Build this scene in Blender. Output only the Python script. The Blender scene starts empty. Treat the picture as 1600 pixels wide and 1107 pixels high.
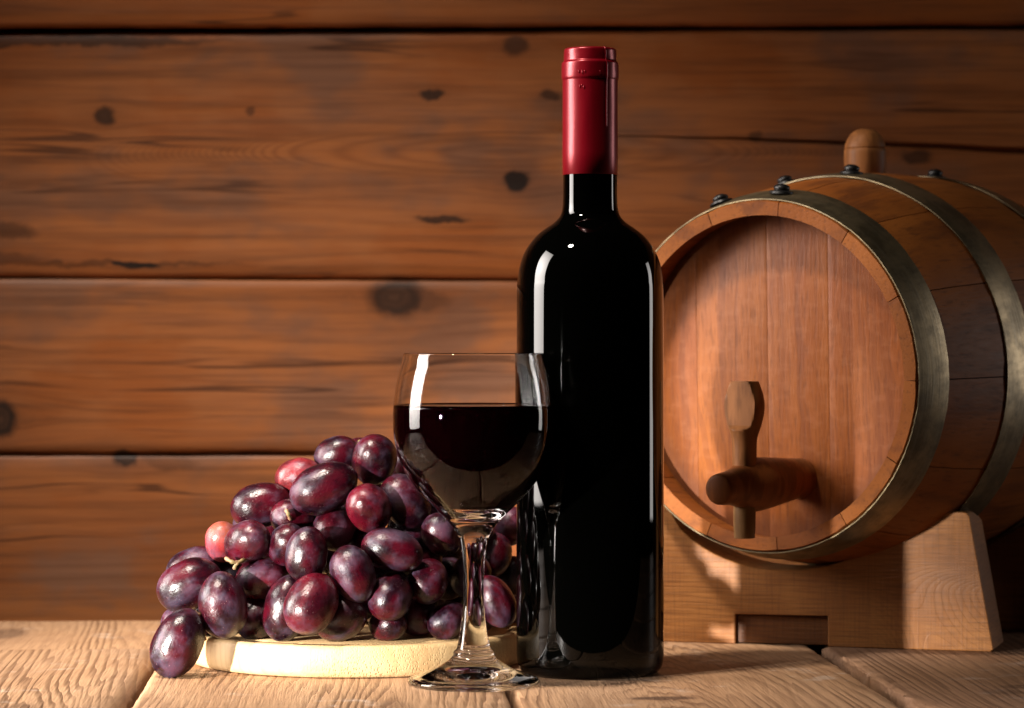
import bpy, bmesh, math, random
import numpy as np
from mathutils import Vector, Matrix, noise as mnoise

random.seed(7)
R = math.radians
scene = bpy.context.scene
COL = scene.collection

# ------------------------------------------------------------------ camera
F = 4444.0                      # focal length in pixels of the 1600 px wide photograph (a 100 mm lens)
CAMZ = 0.163
cam_d = bpy.data.cameras.new('camera')
cam = bpy.data.objects.new('camera', cam_d)
COL.objects.link(cam)
cam.location = (0, 0, CAMZ)
cam.rotation_euler = (R(90), 0, 0)
cam_d.sensor_width = 36
cam_d.lens = 100
cam_d.shift_y = -6.5 / 1600
cam_d.clip_start = 0.05
cam_d.clip_end = 20
cam_d.dof.use_dof = True
cam_d.dof.focus_distance = 1.405
cam_d.dof.aperture_fstop = 12
scene.camera = cam

# ------------------------------------------------------------------ world, lamps, exposure
w = bpy.data.worlds.new('World')
scene.world = w
w.use_nodes = True
w.node_tree.nodes['Background'].inputs[0].default_value = (0.9, 0.75, 0.6, 1)
w.node_tree.nodes['Background'].inputs[1].default_value = 0.0015

def area(name, loc, target, sx, sy, power, color, shape='RECTANGLE', spread=180):
    d = bpy.data.lights.new(name, 'AREA')
    d.shape = shape
    d.size = sx
    d.size_y = sy
    d.energy = power
    d.color = color
    d.spread = R(spread)
    o = bpy.data.objects.new(name, d)
    COL.objects.link(o)
    o.location = loc
    o.rotation_euler = (Vector(target) - Vector(loc)).to_track_quat('-Z', 'Y').to_euler()
    return o

area('strip_softbox_left', (-0.90, 1.40, 0.44), (0.05, 1.37, 0.16), 0.36, 0.85, 4.2, (1.0, 0.92, 0.86), 'RECTANGLE', 62)
area('low_lamp', (-1.11, 0.33, 0.135), (-0.03, 1.56, -0.075), 0.05, 0.05, 2.0, (1.0, 0.95, 0.88), 'DISK', 21)
area('top_lamp', (-0.53, 1.04, 1.37), (-0.12, 1.64, 0.0), 0.15, 0.15, 2.1, (1.0, 0.90, 0.78), 'DISK', 36)
area('strip_softbox_right', (0.97, 1.74, 0.27), (0.10, 1.44, 0.17), 0.14, 0.50, 0.15, (1.0, 0.94, 0.90), 'RECTANGLE', 60)

scene.view_settings.view_transform = 'Standard'
scene.view_settings.look = 'None'
scene.view_settings.exposure = 0
scene.view_settings.gamma = 1
scene.render.film_transparent = False
cy = scene.cycles
cy.max_bounces = 14
cy.transmission_bounces = 12
cy.glossy_bounces = 6
cy.diffuse_bounces = 4
cy.caustics_reflective = True
cy.caustics_refractive = True
cy.blur_glossy = 0.6
cy.sample_clamp_indirect = 6
cy.use_denoising = True
cy.use_adaptive_sampling = True
cy.adaptive_threshold = 0.01

# ------------------------------------------------------------------ shader helpers
class S:
    """a socket with arithmetic"""
    def __init__(s, nt, sock): s.nt = nt; s.k = sock
    def _m(s, op, *a, clamp=False):
        n = s.nt.nodes.new('ShaderNodeMath'); n.operation = op; n.use_clamp = clamp
        for i, x in enumerate((s,) + a):
            if isinstance(x, S): s.nt.links.new(x.k, n.inputs[i])
            else: n.inputs[i].default_value = x
        return S(s.nt, n.outputs[0])
    def __add__(s, o): return s._m('ADD', o)
    __radd__ = __add__
    def __sub__(s, o): return s._m('SUBTRACT', o)
    def __rsub__(s, o): return (s * -1.0) + o
    def __mul__(s, o): return s._m('MULTIPLY', o)
    __rmul__ = __mul__
    def __truediv__(s, o): return s._m('DIVIDE', o)
    def sin(s): return s._m('SINE')
    def sqrt(s): return s._m('SQRT')
    def fract(s): return s._m('FRACT')
    def abs(s): return s._m('ABSOLUTE')
    def pow(s, p): return s._m('POWER', p)
    def exp(s): return s._m('EXPONENT')
    def max(s, o): return s._m('MAXIMUM', o)
    def min(s, o): return s._m('MINIMUM', o)
    def clamp(s): return s._m('ADD', 0.0, clamp=True)
    def smooth(s, a, b):
        n = s.nt.nodes.new('ShaderNodeMapRange'); n.interpolation_type = 'SMOOTHSTEP'
        rev = a > b
        lo, hi = (b, a) if rev else (a, b)
        n.inputs[1].default_value = lo; n.inputs[2].default_value = hi
        n.inputs[3].default_value = 1.0 if rev else 0.0
        n.inputs[4].default_value = 0.0 if rev else 1.0
        s.nt.links.new(s.k, n.inputs[0])
        return S(s.nt, n.outputs[0])

class Mat:
    def __init__(s, name):
        s.m = bpy.data.materials.new(name); s.m.use_nodes = True
        s.nt = s.m.node_tree
        s.b = s.nt.nodes['Principled BSDF']
    def new(s, t): return s.nt.nodes.new(t)
    def coords(s, which='Object'):
        t = s.new('ShaderNodeTexCoord')
        x = s.new('ShaderNodeSeparateXYZ'); s.nt.links.new(t.outputs[which], x.inputs[0])
        return tuple(S(s.nt, x.outputs[i]) for i in range(3))
    def rand(s):
        n = s.new('ShaderNodeObjectInfo'); return S(s.nt, n.outputs['Random'])
    def ocolor(s):
        n = s.new('ShaderNodeObjectInfo'); return n.outputs['Color'], S(s.nt, n.outputs['Alpha'])
    def vec(s, x, y, z):
        n = s.new('ShaderNodeCombineXYZ')
        for i, q in enumerate((x, y, z)):
            if isinstance(q, S): s.nt.links.new(q.k, n.inputs[i])
            else: n.inputs[i].default_value = q
        return n.outputs[0]
    def noise(s, x, y, z, detail=3, rough=0.55, scale=1.0):
        n = s.new('ShaderNodeTexNoise'); n.inputs['Scale'].default_value = scale
        n.inputs['Detail'].default_value = detail; n.inputs['Roughness'].default_value = rough
        s.nt.links.new(s.vec(x, y, z), n.inputs['Vector'])
        return S(s.nt, n.outputs[0])
    def voro(s, x, y, z, scale=1.0, rnd=1.0):
        n = s.new('ShaderNodeTexVoronoi'); n.inputs['Scale'].default_value = scale
        n.inputs['Randomness'].default_value = rnd
        s.nt.links.new(s.vec(x, y, z), n.inputs['Vector'])
        return S(s.nt, n.outputs['Distance'])
    def col(s, c): return c
    def mix(s, f, a, b, mode='MIX'):
        n = s.new('ShaderNodeMix'); n.data_type = 'RGBA'; n.blend_type = mode
        n.clamp_factor = True
        if isinstance(f, S): s.nt.links.new(f.k, n.inputs[0])
        else: n.inputs[0].default_value = f
        for q, i in ((a, 6), (b, 7)):
            if isinstance(q, tuple): n.inputs[i].default_value = (*q, 1) if len(q) == 3 else q
            else: s.nt.links.new(q, n.inputs[i])
        return n.outputs[2]
    def ramp(s, f, stops):
        n = s.new('ShaderNodeValToRGB'); e = n.color_ramp.elements
        while len(e) < len(stops): e.new(0.5)
        for i, (p, c) in enumerate(stops):
            e[i].position = p; e[i].color = (*c, 1)
        s.nt.links.new(f.k, n.inputs[0])
        return n.outputs[0]
    def set(s, name, v):
        if isinstance(v, S): s.nt.links.new(v.k, s.b.inputs[name])
        elif isinstance(v, bpy.types.NodeSocket): s.nt.links.new(v, s.b.inputs[name])
        elif isinstance(v, tuple): s.b.inputs[name].default_value = (*v, 1) if len(s.b.inputs[name].default_value) == 4 and len(v) == 3 else v
        else: s.b.inputs[name].default_value = v
    def bump(s, h, strength=0.5, dist=0.001):
        n = s.new('ShaderNodeBump'); n.inputs['Strength'].default_value = strength
        n.inputs['Distance'].default_value = dist
        s.nt.links.new(h.k, n.inputs['Height'])
        s.nt.links.new(n.outputs[0], s.b.inputs['Normal'])

# ------------------------------------------------------------------ mesh helpers
def link(name, me, mat=None, parent=None, smooth=True):
    if mat is not None and not me.materials: me.materials.append(mat)
    o = bpy.data.objects.new(name, me)
    COL.objects.link(o)
    if parent is not None: o.parent = parent
    if smooth:
        for p in me.polygons: p.use_smooth = True
    return o

def mesh(name, verts, faces):
    me = bpy.data.meshes.new(name)
    me.from_pydata([tuple(v) for v in verts], [], faces)
    me.update()
    return me

def sharp(me, deg=35):
    """mark edges sharper than deg so that smooth shading keeps them"""
    bm = bmesh.new(); bm.from_mesh(me)
    bmesh.ops.recalc_face_normals(bm, faces=bm.faces)
    for e in bm.edges:
        if len(e.link_faces) == 2 and e.calc_face_angle(0) > R(deg): e.smooth = False
    bm.to_mesh(me); bm.free()
    return me

def thing(name, label, cat, loc=(0, 0, 0), rot=None, group=None):
    o = bpy.data.objects.new(name, None)
    o.empty_display_size = 0.02
    COL.objects.link(o)
    o.location = loc
    if rot is not None: o.rotation_euler = rot
    o['label'] = label; o['category'] = cat
    if group: o['group'] = group
    return o

def tag(o, label, cat, group=None):
    o['label'] = label; o['category'] = cat
    if group: o['group'] = group
    return o

def catmull(pts, n=6):
    out = []
    P = [pts[0]] + list(pts) + [pts[-1]]
    for i in range(1, len(P) - 2):
        p0, p1, p2, p3 = (np.array(P[i + k], float) for k in (-1, 0, 1, 2))
        for j in range(n):
            t = j / n
            out.append(0.5 * (2 * p1 + (p2 - p0) * t + (2 * p0 - 5 * p1 + 4 * p2 - p3) * t * t + (3 * p1 - p0 - 3 * p2 + p3) * t ** 3))
    out.append(np.array(P[-2], float))
    return out

def lathe(name, prof, seg=64, a0=0.0):
    """(r, z) profile spun about Z; r=0 ends become poles"""
    verts = []; rows = []
    for r, z in prof:
        if r < 1e-6:
            rows.append([len(verts)]); verts.append((0, 0, z))
        else:
            rows.append(list(range(len(verts), len(verts) + seg)))
            for k in range(seg):
                a = a0 + 2 * math.pi * k / seg
                verts.append((r * math.cos(a), r * math.sin(a), z))
    faces = []
    for A, B in zip(rows, rows[1:]):
        for k in range(seg):
            k2 = (k + 1) % seg
            if len(A) == 1 and len(B) == 1: continue
            if len(A) == 1: faces.append((A[0], B[k2], B[k]))
            elif len(B) == 1: faces.append((A[k], A[k2], B[0]))
            else: faces.append((A[k], A[k2], B[k2], B[k]))
    return mesh(name, verts, faces)

def tube(pts, rad, seg=8):
    """closed tube through points (list of Vector) with radii; returns verts, faces"""
    verts = []; faces = []
    n = len(pts)
    up = Vector((0.13, 0.31, 0.94))
    for i, p in enumerate(pts):
        t = (pts[min(i + 1, n - 1)] - pts[max(i - 1, 0)])
        t = t.normalized() if t.length > 1e-9 else Vector((0, 0, 1))
        a = t.cross(up)
        if a.length < 1e-3: a = t.cross(Vector((1, 0, 0)))
        a.normalize(); b = t.cross(a)
        r = rad[i] if hasattr(rad, '__len__') else rad
        for k in range(seg):
            q = 2 * math.pi * k / seg
            verts.append(p + r * (math.cos(q) * a + math.sin(q) * b))
    for i in range(n - 1):
        for k in range(seg):
            k2 = (k + 1) % seg
            faces.append((i * seg + k, i * seg + k2, (i + 1) * seg + k2, (i + 1) * seg + k))
    faces.append(tuple(range(seg - 1, -1, -1)))
    faces.append(tuple(range((n - 1) * seg, n * seg)))
    return verts, faces

def at(px, py, depth):
    """the point of the place that the photograph shows at pixel (px, py), at that distance"""
    return Vector(((px - 800) * depth / F, depth, CAMZ - (py - 547) * depth / F))

# ------------------------------------------------------------------ materials: wall wood
WALL_Y = 1.86
WK = WALL_Y / F
def wx(px): return (px - 800) * WK
def wz(py): return CAMZ - (py - 547) * WK

def knots_node(M, u, v, knots, bend0=None):
    """knots: (u, v, ru, rv, strength, bend) -> masks and bent grain coordinate"""
    bend = v if bend0 is None else bend0
    dark = None; halo = None; core = None
    for (ku, kv, ru, rv, st, bd) in knots:
        du = (u - ku) / ru; dv = (v - kv) / rv
        d2 = du * du + dv * dv
        m = d2.sqrt().smooth(1.28, 0.62) * st
        dark = m if dark is None else dark.max(m)
        if bd and rv > .004:
            q_ = d2.sqrt()
            cc = (q_.smooth(0.80, 0.25) * ((q_ * 16.0 + du * 1.5).sin() * 0.22 + 0.55)) * (1.0 if st < .97 else 0.0)
            core = cc if core is None else core.max(cc)
        if bd:
            h = ((du * du) * 0.10 + (dv * dv) * 0.22) * -1.0
            e = h.exp()
            halo = e * st if halo is None else halo.max(e * st)
            # the grain swings round the knot: lines above are pushed up, those below pushed down
            s_ = dv / ((dv * dv + 1.2).sqrt())
            bend = bend - (s_ * e) * (rv * 0.9)
    return bend, dark, halo, core

wall_knots_px = [(163, 184, 17, 15, .75, 1), (805, 285, 20, 18, 1.0, 1), (618, 465, 46, 30, .8, 1), (0, 656, 28, 30, .9, 1),
                 (197, 718, 18, 14, .85, 1), (692, 341, 40, 7, .75, 0), (675, 148, 17, 8, .75, 1), (862, 150, 15, 10, .65, 1),
                 (214, 413, 46, 6, .95, 0), (180, 412, 190, 5, .45, 0), (90, 64, 270, 9, .6, 0), (5, 362, 52, 14, .5, 0),
                 (0, 405, 70, 10, .4, 0), (390, 175, 7, 5, .5, 0), (262, 722, 46, 12, .35, 0), (1432, 246, 24, 12, .6, 1),
                 (805, 74, 20, 17, .6, 1), (1180, 214, 14, 10, .5, 0), (648, 470, 60, 16, .4, 0), (1260, 340, 30, 9, .3, 0)]

M = Mat('wall_wood')
u, y_, v = M.coords()
rnd = M.rand()
uk = u + (M.noise(u * 70.0, v * 70.0, 3.3, 3) - 0.5) * 0.010
vk = v + (M.noise(u * 70.0, v * 70.0, 8.3, 3) - 0.5) * 0.010
kn = [(wx(a), wz(b), c * WK, d * WK, s, bd) for a, b, c, d, s, bd in wall_knots_px]
bend, dark, halo, core = knots_node(M, uk, vk, kn, v)
off = rnd * 37.0
# nested cathedral arches left of the hole knot
cu = (u - wx(790)) / (0.30)
cv = (v - wz(238)) / 0.036
warp = M.noise(u * 2.6, v * 9.0, off, 3)
cath = (cu * cu + cv * cv).sqrt()
cm = cath.smooth(1.0, 0.45)
g = (bend + warp * 0.055) * 95.0
ring = ((g * (1.0 - cm) + cath * 9.0 * cm) * 6.2832).sin() * 0.5 + 0.5
ring = ring.pow(2.2)
big = M.noise(u * 1.7, v * 13.0, off + 3.1, 4)
med = M.noise(u * 3.6, bend * 95.0, off + 1.7, 6, 0.7)
fine = M.noise(u * 9.0, v * 260.0, off, 4, 0.65)
blot = M.noise(u * 7.0, v * 12.0, off + 9.0, 4, 0.6)
c = M.ramp(big, [(0.28, (0.190, 0.054, 0.015)), (0.44, (0.320, 0.104, 0.029)), (0.56, (0.390, 0.135, 0.040)), (0.72, (0.290, 0.108, 0.045))])
c = M.mix(blot.smooth(0.48, 0.62) * 0.9, c, (0.225, 0.102, 0.056))
c = M.mix(blot.smooth(0.47, 0.34) * 0.75, c, (0.330, 0.092, 0.016))
c = M.mix(ring * (M.noise(u * 3.0, v * 8.0, off + 21.0, 2).smooth(0.40, 0.66) * 0.26 + cm * 0.25), c, (0.085, 0.022, 0.007))
c = M.mix(med.smooth(0.46, 0.64) * 0.34, c, (0.080, 0.028, 0.010))
c = M.mix(fine.smooth(0.42, 0.72) * 0.25, c, (0.07, 0.026, 0.010))
crk = ((M.noise(bend * 34.0, u * 1.5, off + 13.0, 3) - 0.5).abs()).smooth(0.014, 0.003) * M.noise(u * 4.0, v * 22.0, off + 17.0, 2).smooth(0.46, 0.62)
crk2 = ((M.noise(bend * 90.0, u * 2.4, off + 29.0, 3) - 0.5).abs()).smooth(0.030, 0.006) * M.noise(u * 3.0, v * 12.0, off + 31.0, 2).smooth(0.42, 0.60)
c = M.mix(crk * 0.75, c, (0.050, 0.016, 0.006))
c = M.mix(crk2 * 0.36, c, (0.095, 0.030, 0.010))
c = M.mix(halo * 0.40, c, (0.10, 0.032, 0.011))
c = M.mix((dark * 1.15).min(1.0), c, (0.016, 0.007, 0.004))
c = M.mix(core * dark * 0.85, c, (0.095, 0.040, 0.019))
M.set('Base Color', c)
M.set('Roughness', fine * 0.25 + 0.42)
M.set('Specular IOR Level', 0.35)
M.bump(ring * 0.15 + fine * 0.5 + med * 0.6, 0.3, 0.001)
wall_wood = M.m

# ------------------------------------------------------------------ materials: table wood
M = Mat('table_wood')
u, v, z_ = M.coords()                     # u across the plank, v along it
rnd = M.rand()
off = rnd * 61.0
tk = [(-0.285, 1.318, .009, .012, 1.0, 1), (-0.272, 1.300, .006, .016, .7, 1), (-0.150, 1.300, .010, .022, .35, 1),
      (0.145, 1.324, .016, .007, .75, 1), (0.13, 1.40, .010, .02, .3, 1), (0.325, 1.360, .012, .008, .45, 0), (0.31, 1.34, .010, .01, .35, 0),
      (0.02, 1.30, .008, .02, .3, 1), (-0.02, 1.56, .012, .02, .5, 1), (-0.2, 1.66, .012, .03, .5, 1)]
bu, dark, halo, core = knots_node(M, v, u, [(b, a, d, c, s, bd) for a, b, c, d, s, bd in tk])
w1 = M.noise(u * 5.0, v * 1.7, off, 2)
w2 = M.noise(u * 34.0, v * 15.0, off + 4.0, 3)
skew = M.noise(off, 0.3, 0.1, 0) - 0.5
hx = u - 0.150
hy = (v - 1.235) * 0.20
arch = (hx * hx + hy * hy).sqrt()
mk = u.smooth(0.0752, 0.0757) * u.smooth(0.2550, 0.2545)
bu = bu * (1.0 - mk) + arch * 0.9 * mk
bu = bu + (M.noise(u * 55.0, off, v * 0.8, 3, 0.6) - 0.5) * 0.020 + (M.noise(u * 150.0, off, v * 2.0, 2) - 0.5) * 0.005
g = (bu + v * skew * 0.6 * (1.0 - mk) * 0.55 + w1 * 0.040 + w2 * 0.0022) * 200.0
fr = g.fract()
line = fr.smooth(0.42, 0.94) * fr.smooth(1.0, 0.95)       # pale early wood rising slowly to a thin dark late-wood line
amp = M.noise(u * 26.0, v * 5.0, off + 2.0, 3).smooth(0.34, 0.64)
fine = M.noise(u * 900.0, v * 30.0, off, 3)
big = M.noise(u * 12.0, v * 3.0, off + 7.0, 4)
c = M.ramp(big, [(0.30, (0.335, 0.178, 0.088)), (0.50, (0.425, 0.248, 0.135)), (0.68, (0.355, 0.215, 0.128))])
c = M.mix(line * (amp * 0.72 + 0.12), c, (0.125, 0.060, 0.028))
c = M.mix(fine.smooth(0.45, 0.72) * 0.42, c, (0.20, 0.105, 0.055))
fib = M.noise(u * 260.0 + w1 * 20.0, v * 9.0, off + 19.0, 4, 0.65)
c = M.mix(fib.smooth(0.52, 0.70) * 0.40, c, (0.19, 0.095, 0.046))
stain = M.noise(u * 9.0, v * 7.0, off + 23.0, 4, 0.6)
c = M.mix(stain.smooth(0.50, 0.72) * 0.45, c, (0.26, 0.135, 0.068))
nick = M.voro(u * 1.6 + w2 * 0.02, v * 0.55, off, 120.0).smooth(0.13, 0.05) * M.noise(u * 22.0, v * 16.0, off + 27.0, 2).smooth(0.54, 0.64)
c = M.mix(nick * 0.7, c, (0.10, 0.045, 0.02))
# whitish scuffs and dusty scratches
sc = M.noise(u * 60.0 + v * 22.0, v * 60.0 - u * 20.0, off + 11.0, 5, 0.7)
scm = M.noise(u * 16.0, v * 11.0, off + 5.0, 2).smooth(0.50, 0.68)
c = M.mix(sc.smooth(0.52, 0.66) * scm * 0.55, c, (0.58, 0.45, 0.36))
c = M.mix(halo * 0.35, c, (0.19, 0.09, 0.04))
c = M.mix(dark, c, (0.035, 0.014, 0.008))
c = M.mix(1.0, c, M.ocolor()[0], 'MULTIPLY')
M.set('Base Color', c)
M.set('Roughness', fine * 0.2 + 0.5)
M.set('Specular IOR Level', 0.35)
M.bump(line * -1.0 * (amp * 0.7 + 0.08) + fine * 0.6 + sc * 0.6 + fib * -0.8 + nick * -1.0, 0.45, 0.0008)
table_wood = M.m

# ------------------------------------------------------------------ the wall of boards
wall = thing('board_wall', 'wall of wide horizontal knotty brown pine boards behind the bottle and barrel', 'wall', (0, WALL_Y, 0))
def board(z0l, z0r, z1l, z1r, x0=-1.05, x1=1.05, y=0.0, th=0.024, crack=None, seed=0):
    """one board: bottom edge runs z0l..z0r, top edge z1l..z1r; slightly wavy, rounded edges; crack = (x, z) points of a split in its face"""
    nx = 150
    rows = [0.0, 0.006, 0.02, 0.06, 0.12, 0.2, 0.3, 0.4, 0.5, 0.6, 0.7, 0.8, 0.88, 0.94, 0.98, 0.994, 1.0]
    verts = []; faces = []
    for i in range(nx + 1):
        t = i / nx; x = x0 + (x1 - x0) * t
        a = z0l + (z0r - z0l) * t + 0.0008 * mnoise.noise((x * 9, seed, 0)) + 0.0005 * mnoise.noise((x * 40, seed, 3))
        b = z1l + (z1r - z1l) * t + 0.0008 * mnoise.noise((x * 9, seed + 7, 0)) + 0.0005 * mnoise.noise((x * 40, seed + 7, 3))
        zs = [a + (b - a) * q for q in rows]
        ys = []
        for q, zz in zip(rows, zs):
            e = min(zz - a, b - zz)
            ys.append(y + max(0.0, 0.0025 - e) ** 2 / 0.0025 * 0.9 + 0.0012 * mnoise.noise((x * 5, zz * 14, seed)))
        if crack:
            cx = [p[0] for p in crack]
            zc = float(np.interp(x, cx, [p[1] for p in crack])) + 0.0006 * mnoise.noise((x * 30, 5, seed))
            dep = float(np.interp(x, cx, [p[2] for p in crack]))
            wid = dep * 0.30 + 0.0002
            j = rows.index(0.5)
            zs = [a + (zc - a) * q / 0.5 if q <= 0.5 else zc + (b - zc) * (q - 0.5) / 0.5 for q in rows]
            zs[j - 1], zs[j + 1] = zc - wid, zc + wid * 0.8
            ys[j - 1] = y; ys[j] = y + dep; ys[j + 1] = y - dep * 0.10
        base = len(verts)
        for zz, yy in zip(zs, ys): verts.append((x, yy, zz))
        verts.append((x, y + th, zs[-1])); verts.append((x, y + th, zs[0]))
    n = len(rows) + 2
    for i in range(nx):
        for j in range(n):
            j2 = (j + 1) % n
            faces.append((i * n + j, (i + 1) * n + j, (i + 1) * n + j2, i * n + j2))
    faces.append(tuple(range(n - 1, -1, -1))); faces.append(tuple(range(nx * n, nx * n + n)))
    me = sharp(mesh('plank', verts, faces), 50)
    return link('plank', me, wall_wood, wall)

X0, X1 = -1.05, 1.05
def ln(pl, pr):          # extend the line through (0, pl) and (1600, pr) pixels to the board ends
    s = (wz(pr) - wz(pl)) / (wx(1600) - wx(0))
    return wz(pl) + s * (X0 - wx(0)), wz(pl) + s * (X1 - wx(0))
board(*ln(43, 39), *ln(-330, -330), y=-0.006, seed=1)
board(*ln(432, 440), *ln(53, 46), y=0.0, seed=2, crack=[(wx(880), wz(207), 0.0), (wx(960), wz(212), 0.0012), (wx(1150), wz(217), 0.0035), (wx(1400), wz(226), 0.007), (wx(1650), wz(238), 0.010)])
board(*ln(708, 706), *ln(436, 443.5), y=-0.002, seed=3)
board(wz(1060), wz(1060), *ln(711, 709), y=0.0005, seed=4)
# what lies behind the joints
me = mesh('backing_board', [(X0, .03, -.06), (X1, .03, -.06), (X1, .03, .55), (X0, .03, .55), (X0, .045, -.06), (X1, .045, -.06), (X1, .045, .55), (X0, .045, .55)],
          [(0, 1, 2, 3), (7, 6, 5, 4), (0, 4, 5, 1), (1, 5, 6, 2), (2, 6, 7, 3), (3, 7, 4, 0)])
link('backing_board', me, wall_wood, wall, smooth=False)

# ------------------------------------------------------------------ the table of planks
TH = math.atan(0.05625)
table = thing('table', 'table top of rough weathered light brown planks carrying bottle, glass and barrel', 'table', (0, 0, 0), (0, 0, TH))
def plank(xa, xb, ya, yb, top=0.0, th=0.03, rough_l=0.0006, rough_r=0.0006, bev=0.002, seed=0):
    ny = max(20, int((yb - ya) / 0.0035))
    sect = [(-1, -th), (-1, -th * .5), (-1, -bev * 1.6), (-.45, -bev * .55), (0.25, -bev * .12), (1, 0)]
    verts = []; n = None
    inner = 12
    for i in range(ny + 1):
        y = ya + (yb - ya) * i / ny
        row = []
        def rough(sd, k, amp): return amp * (mnoise.noise((y * 90, sd, k)) + 0.8 * mnoise.noise((y * 330, sd, k + 9)) + 0.5 * mnoise.noise((y * 20, sd, k + 4)))
        for k, (q, zz) in enumerate(sect):
            row.append((xa + bev * (q + 1) + rough(seed, k * 1.7, rough_l) * (1 if k < 5 else 0), y, top + zz + (rough(seed + 3, k * 1.3, rough_l * .6) if 1 < k < 5 else 0)))
        for k in range(1, inner):
            x = xa + 2 * bev + (xb - xa - 4 * bev) * k / inner
            row.append((x, y, top + 0.00025 * mnoise.noise((x * 30, y * 12, seed))))
        for k, (q, zz) in reversed(list(enumerate(sect))):
            row.append((xb - bev * (q + 1) + rough(seed + 5, k * 1.7, rough_r) * (1 if k < 5 else 0), y, top + zz + (rough(seed + 8, k * 1.3, rough_r * .6) if 1 < k < 5 else 0)))
        n = len(row); verts += row
    faces = []
    for i in range(ny):
        for j in range(n):
            j2 = (j + 1) % n
            faces.append((i * n + j, i * n + j2, (i + 1) * n + j2, (i + 1) * n + j))
    faces.append(tuple(range(n))); faces.append(tuple(range((ny + 1) * n - 1, ny * n - 1, -1)))
    return link('plank', sharp(mesh('plank', verts, faces), 60), table_wood, table)
YB = 1.735
plank(-0.8190, -0.6440, 1.272, YB, seed=7)
plank(-0.6400, -0.4645, 1.272, YB, seed=8)
plank(-0.461, -0.2835, 1.272, YB, seed=1)
plank(-0.2800, -0.1052, 1.272, 1.5600, bev=0.0032, rough_r=0.0008, seed=2)
plank(-0.2800, -0.1052, 1.5612, YB, top=-0.0012, seed=9)
plank(-0.1015, 0.0738, 1.272, YB, seed=3)
plank(0.0768, 0.2520, 1.272, YB, rough_r=0.0008, seed=4)
plank(0.2580, 0.4340, 1.272, YB, rough_l=0.0020, bev=0.0025, seed=5).color = (0.66, 0.62, 0.62, 1)
plank(0.4375, 0.6140, 1.272, YB, seed=6)
plank(0.6175, 0.7940, 1.272, YB, seed=10)
plank(0.7975, 0.9740, 1.272, YB, seed=11)

# ------------------------------------------------------------------ wine bottle
BX, BY = 0.03945, 1.437
BS = F / BY
bottle = thing('wine_bottle', 'tall dark unlabelled wine bottle with a red capsule over its neck', 'bottle', (BX, BY, 0))
M = Mat('dark_glass')
M.set('Base Color', (0.0004, 0.0004, 0.0003)); M.set('Roughness', 0.018); M.set('IOR', 1.5)
M.set('Specular IOR Level', 0.27)
x, y_, z_ = M.coords()
dark_glass = M.m
def bz(py): return CAMZ - (py - 547) / BS
body_px = [(42.3, 262), (42.3, 290), (42.5, 312), (43.5, 326), (47, 338), (56, 348), (69, 357), (82, 367), (91, 377), (100, 390), (107, 405), (111.5, 422), (113.6, 440),
           (114.5, 462), (114.8, 560), (115, 700), (115.2, 860), (115.2, 1000), (114.8, 1026), (112.5, 1039), (107, 1047.5), (99, 1050.5)]
prof = [(r / BS, bz(y)) for r, y in body_px]
prof = [(p[0], p[1]) for p in catmull(prof, 5)]
prof[-1] = (99 / BS, 0.0)
prof = [(r, max(z, 0.0)) for r, z in prof]
prof = [(0.0, prof[0][1] + .0), ] + prof + [(0.026, 0.0004), (0.022, 0.005), (0.012, 0.018), (0.0, 0.022)]
me = lathe('glass_body', prof[::-1], 128)
link('glass_body', sharp(me, 40), dark_glass, bottle)

M = Mat('red_foil')
x, y_, z_ = M.coords()
n1 = M.noise(x * 300, y_ * 300, z_ * 20, 3)
M.set('Base Color', (0.215, 0.0012, 0.008)); M.set('Metallic', 0.35)
M.set('Roughness', n1 * 0.10 + 0.25); M.set('Specular IOR Level', 0.5)
M.bump(M.noise(x * 120, y_ * 120, z_ * 60, 4) + n1 * 0.2, 0.10, 0.001)
red_foil = M.m
cap_px = [(0, 76.2), (30, 76.2), (38.5, 76.8), (40.6, 79), (41, 84), (41.2, 93), (41.6, 96.5), (44.0, 99), (44.6, 103), (44.7, 118), (44.4, 123.5), (43.4, 126.5), (43.1, 132), (43.2, 200), (43.1, 273.5), (42.5, 274.2), (41.8, 273)]
prof = [(r / BS, bz(y)) for r, y in cap_px]
pp = [prof[0], prof[1]] + [tuple(p) for p in catmull(prof[2:14], 4)] + [(43.2 / BS, bz(240))] + prof[14:]
me = lathe('capsule', pp, 96)
# fine dents in the foil
for vtx in me.vertices:
    r = math.hypot(vtx.co.x, vtx.co.y)
    if r > .009 and vtx.co.z < bz(77):
        d = 0.00012 * mnoise.noise(vtx.co * 130) + 0.00007 * mnoise.noise(vtx.co * 420)
        k = (r + d) / r; vtx.co.x *= k; vtx.co.y *= k
cap = link('capsule', sharp(me, 45), red_foil, bottle)
# overlapping edge of the foil, right of the middle, from the top down to the ring
sa = math.asin(24 / 43.5) - math.pi / 2
sv = []; sf = []
spx = [(37, 75.6), (40.8, 77.8), (41.6, 83), (41.9, 92), (42.6, 96), (44.7, 98.6), (45.2, 104), (45.3, 118), (44.7, 124.5), (43.7, 127.5), (43.5, 140), (43.45, 170), (43.35, 200)]
for i, (r, py) in enumerate(spx):
    jit = 0.010 * mnoise.noise((py * .09, 2, 2))
    for da, rr in ((-0.020, -0.5), (-0.010, 0.28), (0.016, 0.25), (0.05, -0.35)):
        q = sa + da + jit
        sv.append(((r + rr) / BS * math.cos(q), (r + rr) / BS * math.sin(q), bz(py)))
    if i:
        for k in range(3):
            a = (i - 1) * 4 + k
            sf.append((a, a + 1, a + 5, a + 4))
link('foil_seam', mesh('foil_seam', sv, sf), red_foil, cap)
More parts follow.
